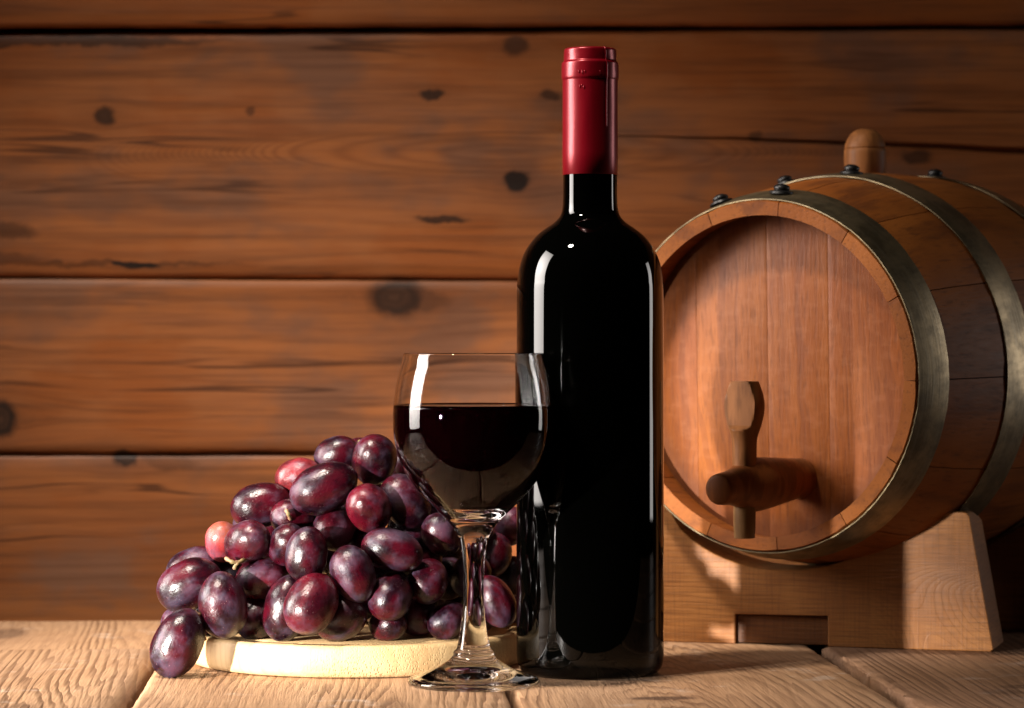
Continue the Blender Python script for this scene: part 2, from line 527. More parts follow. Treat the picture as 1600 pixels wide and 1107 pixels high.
# small embossed marks below and on the ring
ev = []; ef = []
for (dx, py, wd, hg) in [(-18, 116, 3, 5), (-13, 117, 2, 6), (-9, 116, 3, 4), (14, 117, 3, 5), (-17, 139, 2, 5), (-14, 137, 4, 2), (-11, 140, 2, 5)]:
    a = math.asin(dx / 43.5) - math.pi / 2
    rr = 44.75 if py < 126 else 43.25
    vv, ff = tube([Vector(((rr) / BS * math.cos(a - wd / 160), rr / BS * math.sin(a - wd / 160), bz(py - hg / 2))),
                   Vector(((rr + .1) / BS * math.cos(a), (rr + .1) / BS * math.sin(a), bz(py))),
                   Vector((rr / BS * math.cos(a + wd / 160), rr / BS * math.sin(a + wd / 160), bz(py + hg / 2)))], 0.00022, 6)
    o0 = len(ev); ev += vv; ef += [tuple(q + o0 for q in f) for f in ff]
link('embossed_mark', mesh('embossed_mark', ev, ef), red_foil, cap)

# ------------------------------------------------------------------ stemmed glass and the wine in it
GX, GY = -0.0187, 1.385
GS = F / GY
def gz(py): return CAMZ - (py - 547) / GS
M = Mat('clear_glass')
M.set('Base Color', (0.985, 0.99, 0.99)); M.set('Roughness', 0.0); M.set('IOR', 1.38); M.set('Transmission Weight', 1.0)
clear_glass = M.m
outer_px = [(109.2, 553.6), (110.2, 556), (112.6, 567), (117.8, 586), (122.4, 610), (125.4, 634), (126.2, 655), (125, 679), (120, 706), (110.5, 732), (97, 754), (79, 776), (60, 795), (43.5, 811), (30.5, 827), (24.5, 838), (21, 850), (18.2, 870), (16.6, 890), (15.9, 913), (16.6, 945), (19.3, 974), (23.5, 1000), (26.6, 1013), (30.5, 1017.5), (32.2, 1020.5), (32.4, 1024), (38.5, 1031), (51, 1039), (66, 1047), (88, 1055), (100, 1059.5), (103.2, 1063.5), (102.4, 1067.5), (98, 1070.0)]
outer = [tuple(p) for p in catmull([(r / GS, gz(y)) for r, y in outer_px], 5)]
outer = [(r, max(z, 0.0)) for r, z in outer]
outer[-1] = (98 / GS, 0.0)
under = [(0.0285, 0.0), (0.0275, 0.0006), (0.022, 0.0022), (0.012, 0.0036), (0.004, 0.0042), (0.0, 0.0043)]
th = lambda z: 0.0011 + 0.0007 * max(0.0, min(1.0, (0.150 - z) / 0.05))
inner_px = [(60, 789), (45, 798), (30, 803.5), (15, 806), (0, 806.6)]
inner = []
for r, z in outer:
    if z < gz(786): break
    inner.append((r - th(z) * (1.0 + 0.15 * (z < .11)), z))
inner = [(109.2 / GS - 0.0008, gz(552.6))] + inner[2:]
inner += [tuple(p) for p in catmull([inner[-1]] + [(r / GS, gz(y)) for r, y in inner_px], 4)][1:]
rim = [(109.2 / GS - 0.0003, gz(552.3))]
full = under[::-1] + outer[::-1] + rim + inner      # from the pole underneath, up the outside, down the inside
SEG = 128
def glass_piece(name, prof, whole, label=None):
    me = lathe(name, prof, SEG)
    # normals of the whole outline, so that the pieces meet without a visible joint
    P = [Vector((r, z)) for r, z in whole]
    nr = []
    for i in range(len(P)):
        t = P[min(i + 1, len(P) - 1)] - P[max(i - 1, 0)]
        nr.append(Vector((t.y, -t.x)).normalized())
    table_ = {(round(r, 7), round(z, 7)): n for (r, z), n in zip(whole, nr)}
    o = link(name, me, clear_glass, wine_glass)
    nn = []
    for vtx in me.vertices:
        r = math.hypot(vtx.co.x, vtx.co.y)
        best = min(table_.items(), key=lambda kv: (kv[0][0] - r) ** 2 + (kv[0][1] - vtx.co.z) ** 2)[1]
        if r < 1e-6: nn.append((0, 0, 1 if best.y > 0 else -1))
        else: nn.append((vtx.co.x / r * best.x, vtx.co.y / r * best.x, best.y))
    me.normals_split_custom_set_from_vertices(nn)
    return o
wine_glass = thing('wine_glass', 'clear stemmed wine glass with round bowl standing in front of the dark bottle', 'wine glass', (GX, GY, 0))
i_foot = min(range(len(full)), key=lambda i: abs(full[i][1] - gz(1022.3)) + (0 if full[i][0] > .009 and full[i][0] < .0105 else 9))
i_stem = min(range(len(full)), key=lambda i: abs(full[i][1] - gz(833)) + (0 if full[i][0] < .01 and i < len(under + outer) else 9))
glass_piece('foot', full[:i_foot + 1], full)
glass_piece('stem', full[i_foot:i_stem + 1], full)
glass_piece('bowl', full[i_stem:], full)

M = Mat('red_wine')
M.set('Base Color', (0.003, 0.0002, 0.0004)); M.set('Roughness', 0.5); M.set('Specular IOR Level', 0.0)
wine_mat = M.m
M = Mat('wine_surface')
M.set('Base Color', (0.004, 0.0002, 0.0004)); M.set('Roughness', 0.01); M.set('IOR', 1.345)
wine_top = M.m
LV = gz(635.0)
wp = []
for r, z in inner:
    if z <= LV: wp.append((r, z))
r0 = float(np.interp(LV, [p[1] for p in inner[::-1]], [p[0] for p in inner[::-1]]))
wp = [(r0, LV + 0.0006)] + wp
wp = [((r + 0.00025, z) if z > gz(792) else ((r - 0.0003 if r > .001 else r), z + 0.0003)) for r, z in wp]
prof = [(0, LV), (r0 * .6, LV), (r0 - 0.0016, LV), (r0 - 0.0006, LV + 0.0002)] + wp
wine = link('red_wine', lathe('red_wine', prof, SEG), wine_mat)
wine.location = (GX, GY, 0)
wine.data.materials.append(wine_top)
for p in wine.data.polygons:
    if p.center.z > LV - 0.0003: p.material_index = 1
tag(wine, 'near black red wine filling the lower two thirds of the stemmed glass', 'wine')

# ------------------------------------------------------------------ round serving board
PX, PY, PR, PT = -0.0808, 1.4966, 0.0888, 0.0162
M = Mat('pale_wood')
x, y_, z_ = M.coords()
ang_n = M.noise(x * 34, y_ * 34, z_ * 30, 3)
w1 = M.noise(x * 9, y_ * 30, z_ * 9, 2)
g = ((y_ + w1 * 0.02) * 260.0).fract()
line = g.smooth(0.5, 0.95) * g.smooth(1.0, 0.96)
c = M.mix(M.noise(x * 30, y_ * 60, z_ * 30, 3).smooth(0.35, 0.65), (0.55, 0.380, 0.195), (0.48, 0.310, 0.145))
c = M.mix(line * 0.30, c, (0.40, 0.23, 0.10))
pit = M.voro(x * 0.7, y_ * 0.7, z_ * 0.5, 1250.0)
low = z_.smooth(0.013, 0.001)
mask = M.noise(x * 20, y_ * 20, z_ * 20, 2).smooth(0.30, 0.55) * x.smooth(-0.055, 0.012)
pits = pit.smooth(0.42, 0.22) * mask * (low * 0.8 + 0.2)
c = M.mix(pits * 0.55, c, (0.33, 0.17, 0.06))
M.set('Base Color', c); M.set('Roughness', 0.55); M.set('Specular IOR Level', 0.3)
M.bump(pits * -1.0 + M.noise(x * 900, y_ * 900, z_ * 200, 2) * 0.25, 0.7, 0.0008)
pale_wood = M.m
prof = [(0, 0), (PR - .0035, 0), (PR - .0012, .0008), (PR - .0003, .003), (PR, .007), (PR - .0002, PT - .0022), (PR - .0008, PT - .0006), (PR - .0020, PT),
        (PR - .0075, PT - .0001), (PR - .0088, PT - .0011), (PR - .0105, PT - .0014), (PR - .0122, PT - .0010), (PR - .0133, PT - .0001), (PR * .5, PT - .0001), (0, PT - .0001)]
me = lathe('serving_board', prof, 160)
sb = link('serving_board', sharp(me, 60), pale_wood)
sb.location = (PX, PY, 0.0002)
tag(sb, 'pale round wooden serving board under the purple grapes', 'serving board')

# ------------------------------------------------------------------ bunch of grapes
M = Mat('grape_skin')
x, y_, z_ = M.coords()
rnd = M.rand()
oc, red = M.ocolor()
off = rnd * 53.0
n1 = M.noise(x, y_, z_ + off, 4, 0.6, 0.9)
n2 = M.noise(x, y_, z_ + off + 7.0, 3, 0.55, 1.05)
n3 = M.noise(x, y_, z_ + off + 3.0, 3, 0.6, 9.0)
c = M.mix(n1.smooth(0.38, 0.66), (0.0075, 0.0008, 0.0030), (0.046, 0.0010, 0.0055))
c = M.mix(red * (n1.smooth(0.36, 0.60) * 0.65 + 0.35), c, oc)
c = M.mix((red - 0.6).max(0.0) * x.smooth(0.1, 0.95) * 1.3, c, (0.46, 0.16, 0.055))
bm_ = (n2 + (n3 - 0.5) * 0.10).smooth(0.44, 0.70)
c = M.mix(bm_ * 0.19, c, (0.150, 0.108, 0.190))
spk = M.voro(x, y_, z_ + off, 9.0).smooth(0.16, 0.08) * M.noise(x, y_, z_ + off, 2, .5, 2.2).smooth(0.50, 0.62)
c = M.mix(spk * 0.5, c, (0.35, 0.22, 0.22))
M.set('Base Color', c)
M.set('Roughness', bm_ * 0.22 + 0.25 + n3 * 0.06)
M.set('Specular IOR Level', 0.42)
M.set('Subsurface Weight', 0.08); M.set('Subsurface Radius', (1.0, 0.12, 0.12)); M.set('Subsurface Scale', 0.003)
M.bump(spk * 0.6 + n2 * 0.25 + n3 * 0.06, 0.10, 0.06)
grape_skin = M.m

M = Mat('grape_stem')
x, y_, z_ = M.coords()
n1 = M.noise(x * 160, y_ * 160, z_ * 160, 3)
M.set('Base Color', M.mix(n1.smooth(0.35, 0.65), (0.13, 0.115, 0.032), (0.26, 0.14, 0.075))); M.set('Roughness', 0.6)
M.bump(n1, 0.5, 0.001)
stem_mat = M.m

# centre px, half length px, half width px, angle of the long axis (deg from the picture's horizontal, up-right positive), distance, redness
GR = [(526, 711, 35, 27, 20, 1.475, 0), (585, 719, 38, 33, 75, 1.462, 0), (564, 704, 22, 19, 0, 1.497, 0), (466, 746, 36, 28, 18, 1.472, .45),
      (506, 763, 53, 36, 25, 1.452, 0), (577, 795, 37, 32.5, 110, 1.444, .35), (634, 784, 44, 34, 128, 1.452, 0), (458, 808, 34, 27, 0, 1.452, .12),
      (523, 825, 33, 31, 60, 1.452, .2), (408, 790, 46, 33, 15, 1.462, .05), (347, 847, 31, 25, 85, 1.458, .8), (387, 847, 36, 31, 30, 1.444, .15),
      (448, 852, 33, 27, 62, 1.442, 0), (479, 867, 42, 31, 82, 1.432, 0), (411, 904, 41, 31, 10, 1.446, .15), (303, 888, 44, 30, 22, 1.462, 0),
      (296, 914, 51, 37, 27, 1.437, 0), (348, 946, 50, 36, 95, 1.426, 0), (282, 972, 28, 25, 20, 1.452, 0), (278, 1008, 54, 36.5, 66, 1.417, 0),
      (447, 953, 51, 33, 75, 1.434, 0), (487, 943, 47, 38, 62, 1.418, .2), (552, 897, 44, 32, 112, 1.430, 0), (613, 860, 47, 31, -14, 1.432, -.1),
      (610, 932, 36, 32, 60, 1.434, 0), (606, 979, 29, 24, 15, 1.436, 0), (530, 964, 42, 36, 30, 1.444, 0), (400, 964, 36, 33, 80, 1.448, 0),
      (700, 970, 31, 27, 30, 1.446, 0), (775, 940, 41, 27, 115, 1.462, .1), (772, 867, 33, 26, 85, 1.476, .1), (797, 823, 30, 27, 60, 1.490, .1),
      (801, 900, 30, 25, 90, 1.492, 0), (668, 908, 33, 30, 70, 1.446, 0), (690, 836, 34, 28, 120, 1.456, 0), (655, 965, 30, 27, 0, 1.452, 0),
      (735, 900, 34, 29, 60, 1.470, 0), (735, 830, 34, 28, 20, 1.476, 0), (742, 968, 31, 27, 20, 1.466, 0), (690, 780, 32, 27, 60, 1.476, 0),
      (640, 828, 33, 30, 20, 1.478, 0), (592, 905, 33, 30, 70, 1.462, 0), (655, 872, 33, 30, 0, 1.470, 0), (632, 895, 33, 30, 40, 1.476, 0), (560, 940, 33, 30, 20, 1.452, 0), (575, 850, 30, 28, 60, 1.462, 0), (430, 870, 33, 30, 0, 1.470, 0), (365, 905, 32, 30, 40, 1.470, 0),
      (330, 965, 32, 29, 0, 1.468, 0), (543, 790, 32, 28, 40, 1.475, 0), (455, 915, 33, 30, 60, 1.462, 0),
      (640, 730, 32, 28, 60, 1.490, 0), (700, 905, 33, 29, 60, 1.480, 0), (696, 866, 33, 30, 30, 1.492, 0), (661, 938, 33, 30, 30, 1.482, 0), (513, 862, 33, 30, 30, 1.480, 0), (640, 800, 32, 30, 30, 1.500, 0)]
rg = random.Random(5)
G = []
for (px, py, a, b, an, d, rd) in GR:
    a *= 1.06; b *= 1.06
    tilt = 0.0
    ratio = a / b
    if ratio < 1.30:          # foreshortened: its long axis leans towards or away from us
        A = b * 1.33
        q = max(0.0, min(1.0, (a * a - b * b) / (A * A - b * b)))
        tilt = math.acos(math.sqrt(q)) * (1 if rg.random() < .5 else -1)
        a3 = A
    else: a3 = a
    G.append(dict(px=px, py=py, a=a3, b=b, an=R(an), tilt=tilt, d=d, red=rd, front=True))
# grapes of the far side, seen only from a step to the side
for k in range(20):
    s = GR[rg.choice([0, 1, 4, 6, 9, 11, 13, 14, 16, 22, 23, 33, 34, 36, 29, 39])]
    G.append(dict(px=s[0] + rg.uniform(-16, 22), py=s[1] + rg.uniform(4, 40), a=41, b=32, an=R(rg.uniform(0, 180)), tilt=rg.uniform(-.7, .7), d=s[5] + rg.uniform(.05, .09), red=0, front=False))
def gaxis(g):
    c, s = math.cos(g['an']), math.sin(g['an'])
    ct, st = math.cos(g['tilt']), math.sin(g['tilt'])
    return Vector((c * ct, st, s * ct))
def gcen(g): return at(g['px'], g['py'], g['d'])
def gballs(g):
    k = g['d'] / F
    ax = gaxis(g); c = gcen(g); L = (g['a'] - g['b']) * k
    return [c - ax * L, c, c + ax * L], g['b'] * k
SOFT = 0.83
for it in range(260):
    for i in range(len(G)):
        A, ra = gballs(G[i])
        for j in range(i + 1, len(G)):
            if abs(G[i]['px'] - G[j]['px']) > 120 or abs(G[i]['py'] - G[j]['py']) > 120: continue
            B, rb = gballs(G[j])
            need = 0.0
            sgn = 1 if G[j]['d'] >= G[i]['d'] else -1
            for p in A:
                for q in B:
                    l2 = (p.x - q.x) ** 2 + (p.z - q.z) ** 2
                    rr = (ra + rb) * SOFT
                    if l2 < rr * rr:
                        dy = (q.y - p.y) * sgn
                        need = max(need, math.sqrt(rr * rr - l2) - dy)
            if need > 0:
                fi, fj = (1, 1)
                if not G[i]['front'] and G[j]['front']: fi, fj = 2, 0
                if not G[j]['front'] and G[i]['front']: fi, fj = 0, 2
                G[i]['d'] -= sgn * need * 0.22 * fi; G[j]['d'] += sgn * need * 0.22 * fj
    for g in G:
        c = gcen(g); k = g['d'] / F
        ax = gaxis(g)
        hz = math.sqrt((g['a'] * k * ax.z) ** 2 + (g['b'] * k) ** 2 * (1 - ax.z ** 2))
        onb = math.hypot(c.x - PX, c.y - PY) < PR - .002
        fl = PT if onb else 0.0
        if c.z - hz < fl - .0006:                    # lift by bringing it nearer along its sight line, or up a little
            g['d'] -= 0.0004 if (onb and g['front']) else 0.0
            g['py'] -= 0.25 if g['front'] else 0.6
        g['d'] = min(max(g['d'], 1.408), 1.60)
me_vars = []
for k in range(5):
    bm = bmesh.new()
    bmesh.ops.create_uvsphere(bm, u_segments=40, v_segments=28, radius=1)
    bmesh.ops.rotate(bm, verts=bm.verts, matrix=Matrix.Rotation(R(90), 3, 'Y'))
    for vtx in bm.verts:
        p = vtx.co.copy()
        s = 1 + 0.030 * mnoise.noise(p * 1.3 + Vector((k * 9, 0, 0))) + 0.008 * mnoise.noise(p * 4 + Vector((k * 5, 2, 0)))
        egg = 1 + 0.05 * p.x
        full_ = 1 + 0.045 * (1 - abs(p.x) ** 2) * abs(p.x) * 2.0
        vtx.co = Vector((p.x * s * 0.995, p.y * s * egg * full_, p.z * s * egg * full_))
    me = bpy.data.meshes.new('grape'); bm.to_mesh(me); bm.free()
    me.materials.append(grape_skin)
    for p in me.polygons: p.use_smooth = True
    me_vars.append(me)
bunch = thing('grape_bunch', 'bunch of dark purple and red grapes heaped on the pale round board', 'grapes', (PX, PY, PT))
inv = Vector((PX, PY, PT))
attach = []
for i, g in enumerate(G):
    o = bpy.data.objects.new('grape', me_vars[i % 5]); COL.objects.link(o)
    o.parent = bunch
    k = g['d'] / F
    ax = gaxis(g); c = gcen(g)
    inner_dir = (Vector((PX + 0.02, 1.49, 0.055)) - c)
    if ax.dot(inner_dir) > 0: ax = -ax            # +x of the mesh is the blossom end and looks outwards
    q = ax.to_track_quat('X', 'Z')
    o.rotation_mode = 'QUATERNION'
    o.rotation_quaternion = q
    o.location = c - inv
    b = g['b'] * k
    o.scale = (g['a'] * k, b, b)
    rd = g['red']
    o.color = (0.34, 0.035, 0.038, max(0.0, min(1.0, rd))) if rd > .4 else (0.12, 0.003, 0.010, max(0.0, rd * 1.5))
    if i == 10: o['label'] = 'small pinkish red grape at the left edge of the bunch'
    if i == 3: o['label'] = 'reddish grape with a pale orange end near the top of the bunch'
    attach.append((c - ax * g['a'] * k * 0.96, -ax, b))
# stalk: one bent main stem through the heap, short side stems to the grapes
ms = [Vector((-0.150, 1.440, 0.036)), Vector((-0.130, 1.452, 0.046)), Vector((-0.105, 1.470, 0.060)), Vector((-0.075, 1.485, 0.072)), Vector((-0.045, 1.490, 0.078)), Vector((-0.022, 1.495, 0.072)), Vector((-0.004, 1.505, 0.060))]
ms = [Vector(p) for p in catmull(ms, 5)]
vv, ff = tube([p - inv for p in ms], [0.0019] * len(ms), 8)
link('main_stem', mesh('main_stem', vv, ff), stem_mat, bunch)
for (p, dr, b) in attach:
    t = min(ms, key=lambda m: (m - p).length)
    if (t - p).length > 0.06: continue
    m1 = p + (dr * 0.4 + Vector((0, 1, 0))) * 0.003
    if p.y < 1.452 and dr.y < 0.25: continue
    pts = [Vector(q) for q in catmull([p - dr * 0.001, m1, m1.lerp(t, .5) + Vector((0, .004, -.001)), t], 3)]
    vv, ff = tube([q - inv for q in pts], [0.0015, 0.0011] + [0.0007] * (len(pts) - 2), 6)
    link('stem', mesh('stem', vv, ff), stem_mat, bunch)
# stubs of side stems that show between the grapes
for pxs in ([(296, 955, 1.422), (304, 957, 1.419), (311, 961, 1.4185), (318, 955, 1.424)],
            [(352, 872, 1.432), (362, 878, 1.430), (372, 879, 1.432), (384, 874, 1.436)], [(366, 890, 1.432), (370, 881, 1.431), (380, 876, 1.434)],
            [(447, 797, 1.443), (450, 803, 1.441), (454, 812, 1.444)], [(527, 784, 1.446), (532, 788, 1.445), (540, 785, 1.448)],
            [(562, 694, 1.475), (566, 691, 1.473), (570, 686, 1.474)], [(560, 690, 1.474), (566, 692, 1.473)], [(316, 982, 1.424), (318, 992, 1.424), (320, 1000, 1.426)]):
    pts = [Vector(q) for q in catmull([at(*q) for q in pxs], 4)]
    vv, ff = tube([q - inv for q in pts], [0.0007 + 0.0005 * abs(math.sin(i * 1.1)) for i in range(len(pts))], 7)
    link('stem', mesh('stem', vv, ff), stem_mat, bunch)

# ------------------------------------------------------------------ barrel
M = Mat('barrel_wood')
x, y_, z_ = M.coords()
rnd = M.rand(); off = rnd * 41.0
gr = M.noise(x * 70.0, y_ * 9.0, z_ * 70.0 + off, 4)
pores = M.noise(x * 500.0, y_ * 36.0, z_ * 500.0 + off, 3)
big = M.noise(x * 14.0, y_ * 14.0, z_ * 14.0 + off, 4)
c = M.mix(big.smooth(0.34, 0.66), (0.205, 0.058, 0.010), (0.270, 0.084, 0.015))
c = M.mix(rnd * 0.30, c, (0.12, 0.036, 0.010))
c = M.mix(gr.smooth(0.47, 0.70) * 0.55, c, (0.070, 0.022, 0.009))
c = M.mix(pores.smooth(0.52, 0.74) * 0.45, c, (0.045, 0.015, 0.007))
M.set('Base Color', c); M.set('Roughness', pores * 0.18 + 0.45); M.set('Specular IOR Level', 0.12)
M.bump(pores * -0.6 + gr * -0.5, 0.35, 0.0008)
barrel_wood = M.m

M = Mat('barrel_head_wood')
x, y_, z_ = M.coords()
rnd = M.rand(); off = rnd * 23.0
wv = M.noise(x * 20.0, 0.0, z_ * 6.0 + off, 3)
gr = M.noise(x * 190.0 + wv * 7.0, y_ * 20.0, z_ * 4.0 + off, 5, 0.65)
pores = M.noise(x * 640.0 + wv * 8.0, y_ * 60.0, z_ * 75.0 + off, 3, 0.6)
ripple = M.noise(x * 110.0, 0.0, z_ * 190.0 + off, 2)
big = M.noise(x * 22.0, 0.0, z_ * 9.0 + off, 4)
c = M.mix(big.smooth(0.34, 0.66), (0.210, 0.056, 0.010), (0.275, 0.085, 0.016))
c = M.mix(rnd * 0.30, c, (0.21, 0.052, 0.013))
c = M.mix(gr.smooth(0.42, 0.64) * 0.55, c, (0.135, 0.036, 0.010))
c = M.mix(pores.smooth(0.50, 0.68) * 0.36, c, (0.070, 0.020, 0.007))
c = M.mix(ripple.smooth(0.46, 0.7) * 0.16, c, (0.36, 0.15, 0.07))
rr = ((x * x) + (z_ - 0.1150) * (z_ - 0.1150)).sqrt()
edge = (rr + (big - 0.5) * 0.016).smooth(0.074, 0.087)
c = M.mix(edge * 0.55, c, (0.085, 0.032, 0.017))           # head darker towards its rim, with an uneven border
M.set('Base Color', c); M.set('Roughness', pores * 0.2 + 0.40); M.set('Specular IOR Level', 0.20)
M.bump(pores * -0.7 + gr * -0.5 + ripple * 0.4, 0.35, 0.0008)
head_wood = M.m

M = Mat('tap_wood')
x, y_, z_ = M.coords()
rnd = M.rand(); off = rnd * 13.0
n1 = M.noise(x * 160.0, y_ * 160.0, z_ * 30.0 + off, 4)
n2 = M.noise(x * 40.0, y_ * 40.0, z_ * 16.0 + off, 3)
oc, al = M.ocolor()
c = M.mix(n2.smooth(0.35, 0.65) * 0.5, oc, (0.13, 0.055, 0.022))
c = M.mix(n1.smooth(0.42, 0.62) * 0.45, c, (0.050, 0.018, 0.007))
M.set('Base Color', c); M.set('Roughness', 0.5); M.set('Specular IOR Level', 0.15)
M.bump(n1, 0.3, 0.0006)
tap_wood = M.m

M = Mat('hoop_metal')
x, y_, z_ = M.coords()
n1 = M.noise(x * 26.0, y_ * 900.0, z_ * 26.0, 4)
n2 = M.noise(x * 55.0, y_ * 55.0, z_ * 55.0, 5, 0.65)
n3 = M.noise(x * 420.0, y_ * 30.0, z_ * 420.0, 2)
c = M.mix(n2.smooth(0.36, 0.64), (0.27, 0.205, 0.115), (0.115, 0.088, 0.050))
c = M.mix(n1.smooth(0.45, 0.7) * 0.4, c, (0.25, 0.215, 0.15))
M.set('Base Color', c); M.set('Metallic', 0.85); M.set('Roughness', n2 * 0.22 + n3 * 0.12 + 0.24)
M.bump(n1 * 0.6 + n2 * 0.6 + n3 * 0.3, 0.22, 0.0006)
hoop_metal = M.m

M = Mat('black_iron')
x, y_, z_ = M.coords()
M.set('Base Color', (0.012, 0.011, 0.011)); M.set('Roughness', 0.38); M.set('Metallic', 0.3)
M.bump(M.noise(x * 500, y_ * 500, z_ * 500, 3), 0.3, 0.0006)
black_iron = M.m

BL = 0.276
BR0 = 0.0945          # at the ends
BRM = 0.1125          # at the belly
face_c = Vector((0.1333, 1.53, 0.1488))
YAW, TILT = R(-35.9), R(1.4)
rot = Matrix.Rotation(YAW, 3, 'Z') @ Matrix.Rotation(TILT, 3, 'X')
axis = rot @ Vector((0, 1, 0)); bup = rot @ Vector((0, 0, 1))
b_root = face_c + axis * (BL / 2) - bup * BRM
barrel = thing('barrel', 'small reddish brown wooden barrel with metal hoops and wooden tap on a cradle', 'barrel', b_root, rot.to_euler())
BM = Matrix.Translation(b_root) @ rot.to_4x4()
BMI = BM.inverted()
def brad(s):
    t = (s - BL / 2) / (BL / 2)
    return BR0 + (BRM - BR0) * (1 - t * t)
def bl(s, r, a): return (r * math.sin(a), s - BL / 2, BRM + r * math.cos(a))
NST = 13
st0 = R(8.0)
for k in range(NST):
    a0 = st0 + 2 * math.pi * k / NST + R(0.16)
    a1 = st0 + 2 * math.pi * (k + 1) / NST - R(0.16)
    dr = 0.0003 * mnoise.noise((k * 3.1, 0, 0))
    ss = [0.0, 0.0015, 0.006, 0.02, 0.05, 0.085, 0.12, 0.156, 0.191, 0.226, 0.256, 0.27, BL]
    na = 6
    # section of the stave along its length: outside forward to back, then inside back to front
    prof = []
    for s in ss: prof.append((s, brad(s) + dr - (0.0005 if s in (0.0, BL) else 0)))
    for s in (BL, BL - .018, BL - .022, 0.16, 0.022, 0.0185, 0.0005): prof.append((s, brad(s) - (0.0080 if s in (BL, .0005) else 0.0105)))
    verts = []; faces = []
    for j in range(na + 1):
        q = a0 + (a1 - a0) * j / na
        e = 0.00045 if j in (0, na) else 0.0
        for i, (s, r) in enumerate(prof):
            rough = 0.00035 * mnoise.noise((q * 60, r * 900, 1.0)) if s < .001 else 0
            verts.append(bl(s + rough, r - (e if i < len(ss) else 0), q))
    n = len(prof)
    for j in range(na):
        for i in range(n):
            i2 = (i + 1) % n
            faces.append((j * n + i, (j + 1) * n + i, (j + 1) * n + i2, j * n + i2))
    faces.append(tuple(range(n))); faces.append(tuple(range((na + 1) * n - 1, na * n - 1, -1)))
    link('stave', sharp(mesh('stave', verts, faces), 40), barrel_wood, barrel)
HS = 0.0195            # the head lies this far inside the rim
HR = brad(HS) - 0.0102
cuts = [-HR, -0.052, -0.0065, 0.0315, HR]
for xa, xb in zip(cuts, cuts[1:]):
    ga, gb = xa + 0.00003, xb - 0.00003
    outl = []
    N = 18
    for i in range(N + 1):
        xx = ga + (gb - ga) * i / N
        xx = max(-HR * .9999, min(HR * .9999, xx))
        outl.append((xx, math.sqrt(max(0, HR * HR - xx * xx))))
    for i in range(N, -1, -1):
        xx = max(-HR * .9999, min(HR * .9999, ga + (gb - ga) * i / N))
        outl.append((xx, -math.sqrt(max(0, HR * HR - xx * xx))))
    bm = bmesh.new()
    f0 = [bm.verts.new((p[0], HS - BL / 2, BRM + p[1])) for p in outl]
    f1 = [bm.verts.new((p[0], HS + .008 - BL / 2, BRM + p[1])) for p in outl]
    bmesh.ops.remove_doubles(bm, verts=bm.verts, dist=1e-6)
    f0 = [q for q in f0 if q.is_valid]; f1 = [q for q in f1 if q.is_valid]
    fr_ = bm.faces.new(f0); bm.faces.new(f1[::-1])
    for i in range(len(f0)):
        j = (i + 1) % len(f0)
        bm.faces.new((f0[i], f1[i], f1[j], f0[j]))
    bmesh.ops.recalc_face_normals(bm, faces=bm.faces)
    bmesh.ops.bevel(bm, geom=[e for e in fr_.edges], offset=0.00012, segments=2, profile=0.5, affect='EDGES')
    me = bpy.data.meshes.new('head_board'); bm.to_mesh(me); bm.free()
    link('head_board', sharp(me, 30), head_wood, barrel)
# far head
fh = lathe('far_head', [(0, 0), (HR, 0), (HR, .008), (0, .008)], 48)
fh.transform(Matrix.Translation((0, BL / 2 - .0195, BRM)) @ Matrix.Rotation(R(90), 4, 'X'))
link('far_head', sharp(fh, 40), head_wood, barrel)

studs = [(-17.5, -0.0006), (4.5, 0.0)]
stud_prof = [(0, 0.0044), (0.0022, 0.0041), (0.0040, 0.0031), (0.0045, 0.0021), (0.0043, 0.0014), (0.0040, 0.0008), (0.0048, 0.0004), (0.0064, 0.0001), (0.0068, -0.0010), (0, -0.0010)]
stud_me = sharp(lathe('stud', stud_prof, 20), 50)
for h, (sa_, sb_) in enumerate([(0.0008, 0.0235), (0.0755, 0.1000), (BL - .1000, BL - .0755), (BL - .0235, BL - .0008)]):
    seg = 160; verts = []; faces = []
    rows = []
    for i in range(5):
        s = sa_ + (sb_ - sa_) * i / 4
        rows.append((s, brad(s) + 0.0012 - (0.0004 if i in (0, 4) else 0.0)))
    for i in range(4, -1, -1):
        s = sa_ + (sb_ - sa_) * i / 4
        rows.append((s, brad(s) + 0.0002))
    n = len(rows)
    for k in range(seg):
        q = 2 * math.pi * k / seg
        wob = 0.00022 * mnoise.noise((math.sin(q) * 3.5, math.cos(q) * 3.5, h * 5.0)) + 0.00012 * mnoise.noise((math.sin(q) * 16, math.cos(q) * 16, h))
        for s, r in rows: verts.append(bl(s + wob * 1.5, r + wob, q))
    for k in range(seg):
        k2 = (k + 1) % seg
        for i in range(n):
            i2 = (i + 1) % n
            faces.append((k * n + i, k * n + i2, k2 * n + i2, k2 * n + i))
    hoop = link('hoop', sharp(mesh('hoop', verts, faces), 50), hoop_metal, barrel)
    for aa, ds in studs:
        s = (sa_ + sb_) / 2 + ds; q = R(aa)
        nrm = Vector((math.sin(q), 0, math.cos(q)))
        o = link('stud', stud_me, black_iron, hoop)
        p = Vector(bl(s, brad(s) + 0.0020, q))
        o.matrix_local = Matrix.Translation(p) @ nrm.to_track_quat('Z', 'Y').to_matrix().to_4x4()
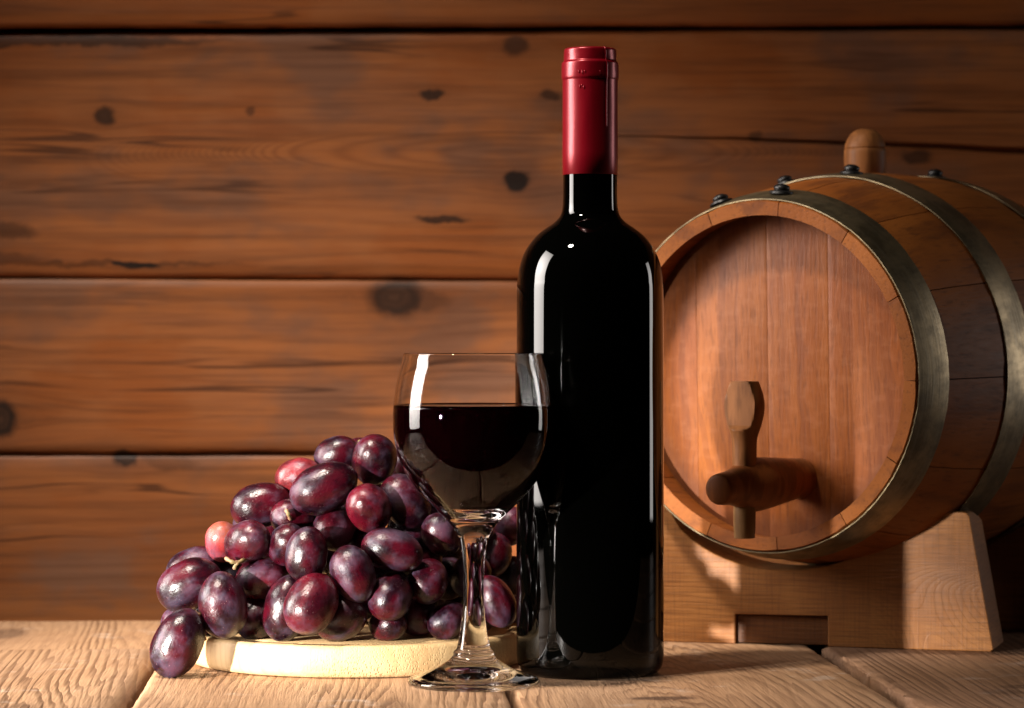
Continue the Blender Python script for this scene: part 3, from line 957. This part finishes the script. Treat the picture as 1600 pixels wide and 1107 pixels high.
        # the dark lapped tongue of the hoop under the stud
# bung
prof = catmull([(0.0, 0.0340), (0.0045, 0.0334), (0.0085, 0.0308), (0.0110, 0.0264), (0.0119, 0.0232)], 4)
prof = [tuple(p) for p in prof] + [(0.0115, 0.0226), (0.0120, 0.0220)] + [tuple(p) for p in catmull([(0.0122, 0.0200), (0.0121, 0.0130), (0.0112, 0.0060), (0.0100, -0.0040)], 4)] + [(0, -0.0040)]
bg = lathe('bung', prof, 40)
bg.transform(Matrix.Translation((-0.010, 0.0, BRM * 2 - 0.0078)))
o = link('bung', sharp(bg, 40), tap_wood, barrel); o.color = (0.30, 0.110, 0.030, 1)

# tap: placed where the sight lines meet the head
cam_l = BMI @ Vector((0, 0, CAMZ))
def on_head(px, py, s=HS):
    d = (BMI @ at(px, py, 1.0)) - cam_l
    t = ((s - BL / 2) - cam_l.y) / d.y
    return cam_l + d * t
def pix(p_local):
    p = BM @ p_local
    return 800 + F * p.x / p.y, 547 - F * (p.z - CAMZ) / p.y
tb = on_head(1249, 747)
best = None
for L in np.linspace(.03, .09, 61):
    for dz in np.linspace(-.02, .01, 31):
        q = pix(tb + Vector((0, -L, dz)))
        e = abs(q[0] - 1121) + abs(q[1] - 765)
        if best is None or e < best[0]: best = (e, L, dz)
_, TL, TDZ = best
tdir = Vector((0, -TL, TDZ)); tlen = tdir.length; tn = tdir.normalized()
tap = None
tprof = [(0.0, tlen), (0.0052, tlen - .0001), (0.0066, tlen - .0008), (0.0072, tlen - .0030), (0.0080, tlen * .84), (0.0106, tlen * .70), (0.0124, tlen * .60), (0.0122, tlen * .50), (0.0113, tlen * .34), (0.0100, tlen * .14), (0.0096, 0.004), (0.0090, -0.006), (0, -0.006)]
tprof = [tprof[0]] + [tuple(p) for p in catmull(tprof[1:11], 4)] + tprof[11:]
tprof = [(r * 1.15 * (1 - .035 * math.exp(-((z - tlen * .82) / .0007) ** 2) - .03 * math.exp(-((z - tlen * .72) / .0007) ** 2)) , z) for r, z in tprof]
me = lathe('tap', tprof, 40)
tq = tn.to_track_quat('Z', 'Y').to_matrix().to_4x4()
me.transform(Matrix.Translation(tb) @ tq)
tap = link('tap', sharp(me, 45), tap_wood, barrel); tap.color = (0.30, 0.090, 0.022, 1)
# the point of the tap over which its key stands
best = min(np.linspace(.2, 1.0, 81), key=lambda q: abs(pix(tb + tdir * q)[0] - 1163.5))
kp = tb + tdir * float(best)
kd = (BM @ kp).y; kpy = pix(kp)[1]
def kz(py): return (kpy - py) * kd / F
def kr(r): return r * kd / F
hp = [(0, 595.9), (20, 595.9), (22.5, 597), (27.5, 611), (31.0, 626), (31.6, 636), (30, 650), (26.5, 665), (22, 678), (19.6, 688)]
prof = [hp[0], hp[1]] + [tuple(p) for p in catmull(hp[2:], 5)] + [(19, 700), (19, 735), (0, 735)]
me = lathe('tap_key', [(kr(r), kz(y)) for r, y in prof], 48)
fa = R(-36) - YAW + R(6)        # the flats look the way the head does
fn = Vector((math.sin(0), -1, 0))
for vtx in me.vertices:
    if vtx.co.z > kz(676):
        dd = vtx.co.dot(fn); lim = kr(15.5)
        t = min(1.0, (vtx.co.z - kz(676)) / (kr(10)))
        lim2 = lim + (1 - t) * kr(14)
        if dd > lim2: vtx.co -= fn * (dd - lim2)
        elif dd < -lim2: vtx.co -= fn * (dd + lim2)
me.transform(Matrix.Translation(kp) @ Matrix.Rotation(-TILT, 4, 'X'))
o = link('tap_key', sharp(me, 28), tap_wood, tap); o.color = (0.42, 0.165, 0.055, 1)
sp = [(0, 790), (17.0, 790), (17.6, 800), (17.2, 822), (16.2, 841), (12, 841.6), (10.5, 838), (10, 820), (0, 820)]
me = lathe('spout', [(kr(r), kz(y)) for r, y in sp], 36)
me.transform(Matrix.Translation(kp) @ Matrix.Rotation(-TILT, 4, 'X'))
o = link('spout', sharp(me, 40), tap_wood, tap); o.color = (0.40, 0.22, 0.085, 1)

# ------------------------------------------------------------------ cradle under the barrel
M = Mat('cradle_wood')
x, y_, z_ = M.coords()
rnd = M.rand(); off = rnd * 17.0
kn_u, kn_v = 0.098, 0.040
du = (x - kn_u) / 0.018; dv = (z_ - kn_v) / 0.012
kd2 = (du * du + dv * dv)
ex = (kd2 * -0.45).exp()
w1 = M.noise(x * 8.0, y_ * 8.0, z_ * 22.0 + off, 3)
# straight grain at the left bending down in arcs round the knot at the right end
dist = (((x - 0.125) / 1.0) * ((x - 0.125) / 1.0) + (z_ - 0.036) * (z_ - 0.036)).sqrt()
k2 = x.smooth(0.045, 0.095) * z_.smooth(0.052, 0.030)
g = ((z_ + w1 * 0.012) * (1.0 - k2) + dist * 0.8 * k2) * 330.0
line = g.fract().smooth(0.35, 0.95) * g.fract().smooth(1.0, 0.96)
fine = M.noise(x * 40.0, y_ * 40.0, z_ * 1400.0 + off, 3)
cross = M.noise(x * 800.0, y_ * 40.0, z_ * 30.0 + off, 2)
big = M.noise(x * 24.0, y_ * 24.0, z_ * 40.0 + off, 4)
c = M.mix(big.smooth(0.34, 0.66), (0.280, 0.104, 0.025), (0.360, 0.146, 0.038))
c = M.mix(line * 0.15, c, (0.14, 0.055, 0.018))
c = M.mix(fine.smooth(0.42, 0.66) * 0.50, c, (0.12, 0.046, 0.014))
c = M.mix(cross.smooth(0.46, 0.66) * 0.30, c, (0.12, 0.048, 0.016))
c = M.mix(ex * 0.6, c, (0.15, 0.065, 0.032))
c = M.mix(1.0, c, M.ocolor()[0], 'MULTIPLY')
M.set('Base Color', c); M.set('Roughness', 0.5); M.set('Specular IOR Level', 0.35)
M.bump(line * -0.2 + fine * 0.5 + cross * 0.3 + ex * 1.2, 0.5, 0.0009)
cradle_wood = M.m

SY = R(-17)
SL, SHH, SEG_T = 0.232, 0.0753, 0.0430
sc_c = Vector((0.2597, 1.5347, 0)) + Vector((-math.cos(R(17)), math.sin(R(17)), 0)) * (SL / 2)      # middle of the foot of the front face
cradle = thing('barrel_cradle', 'light brown wooden cradle of notched boards carrying the small barrel', 'barrel stand', sc_c, (0, 0, SY))
SM = Matrix.Translation(sc_c) @ Matrix.Rotation(SY, 4, 'Z')
SMI = SM.inverted()
ax_l = SMI.to_3x3() @ axis; fc_l = SMI @ face_c
def axis_at(yl): return fc_l + ax_l * ((yl - fc_l.y) / ax_l.y)
def cradle_board(y0, xo, notch=True, seedx=0):
    mid = axis_at(y0 + SEG_T / 2)
    t_s = (mid - fc_l).length
    rr = brad(t_s) + 0.0005
    cx, cz = mid.x - xo, mid.z
    ra = rr / max(.5, ax_l.y / ax_l.length)
    h = SL / 2
    out = [(-h, 0.0)]
    if notch: out += [(-0.0262, 0), (-0.0262, 0.0165), (0.0256, 0.0168), (0.0256, 0)]
    out += [(h - .0015, 0), (h, 0.0015)]
    ttop = h - 0.0125
    for q in range(6):
        a = math.pi / 2 * q / 5
        out.append((ttop - 0.004 + 0.004 * math.cos(a), SHH - 0.004 + 0.004 * math.sin(a)))
    # the arc cut for the barrel
    hw = ra * math.sqrt(max(0.0, 1 - ((SHH - cz) / rr) ** 2))
    x_r = min(cx + hw, CUT_R); x_l = max(cx - hw, -h + .03)
    nn = 20
    for q in range(nn + 1):
        xx = x_r + (x_l - x_r) * q / nn
        t = (xx - (x_r + x_l) / 2) / ((x_r - x_l) / 2)
        dep = (SHH - (cz - rr)) + 0.001
        out.append((xx, SHH - dep * math.sqrt(max(0, 1 - t * t)) ** 1.3))
    out += [(-ttop + .003, SHH), (-ttop, SHH - .003)]
    bm = bmesh.new()
    f0 = [bm.verts.new((p[0] + xo, y0, p[1])) for p in out]
    f1 = [bm.verts.new((p[0] + xo, y0 + SEG_T, p[1])) for p in out]
    A = bm.faces.new(f0); B = bm.faces.new(f1[::-1])
    for i in range(len(out)):
        j = (i + 1) % len(out)
        bm.faces.new((f0[i], f1[i], f1[j], f0[j]))
    bmesh.ops.recalc_face_normals(bm, faces=bm.faces)
    bmesh.ops.bevel(bm, geom=list(A.edges), offset=0.0011, segments=3, profile=0.6, affect='EDGES')
    me = bpy.data.meshes.new('cradle_board'); bm.to_mesh(me); bm.free()
    return sharp(me, 28)
CUT_R = 0.066
link('cradle_board', cradle_board(0.0, 0.0), cradle_wood, cradle)
RO = 0.125
link('cradle_board', cradle_board(RO, axis_at(RO).x - axis_at(0).x), cradle_wood, cradle)
bx0, bx1 = -0.0255, 0.0249
xs = axis_at(RO).x - axis_at(0).x
v8 = []
for yy, sh in ((0.0030, 0.0), (SEG_T, 0.0), (RO, xs), (RO + SEG_T * .9, xs)):
    v8 += [(bx0 + sh, yy, 0.0008), (bx1 + sh, yy, 0.0008), (bx1 + sh, yy, 0.0160), (bx0 + sh, yy, 0.0157)]
fs = [(0, 1, 2, 3), (15, 14, 13, 12)]
for i in range(3):
    for j in range(4):
        fs.append((i * 4 + j, i * 4 + 4 + j, i * 4 + 4 + (j + 1) % 4, i * 4 + (j + 1) % 4))
o = link('crossbeam', sharp(mesh('crossbeam', v8, fs), 20), cradle_wood, cradle)
o.color = (0.38, 0.32, 0.26, 1)
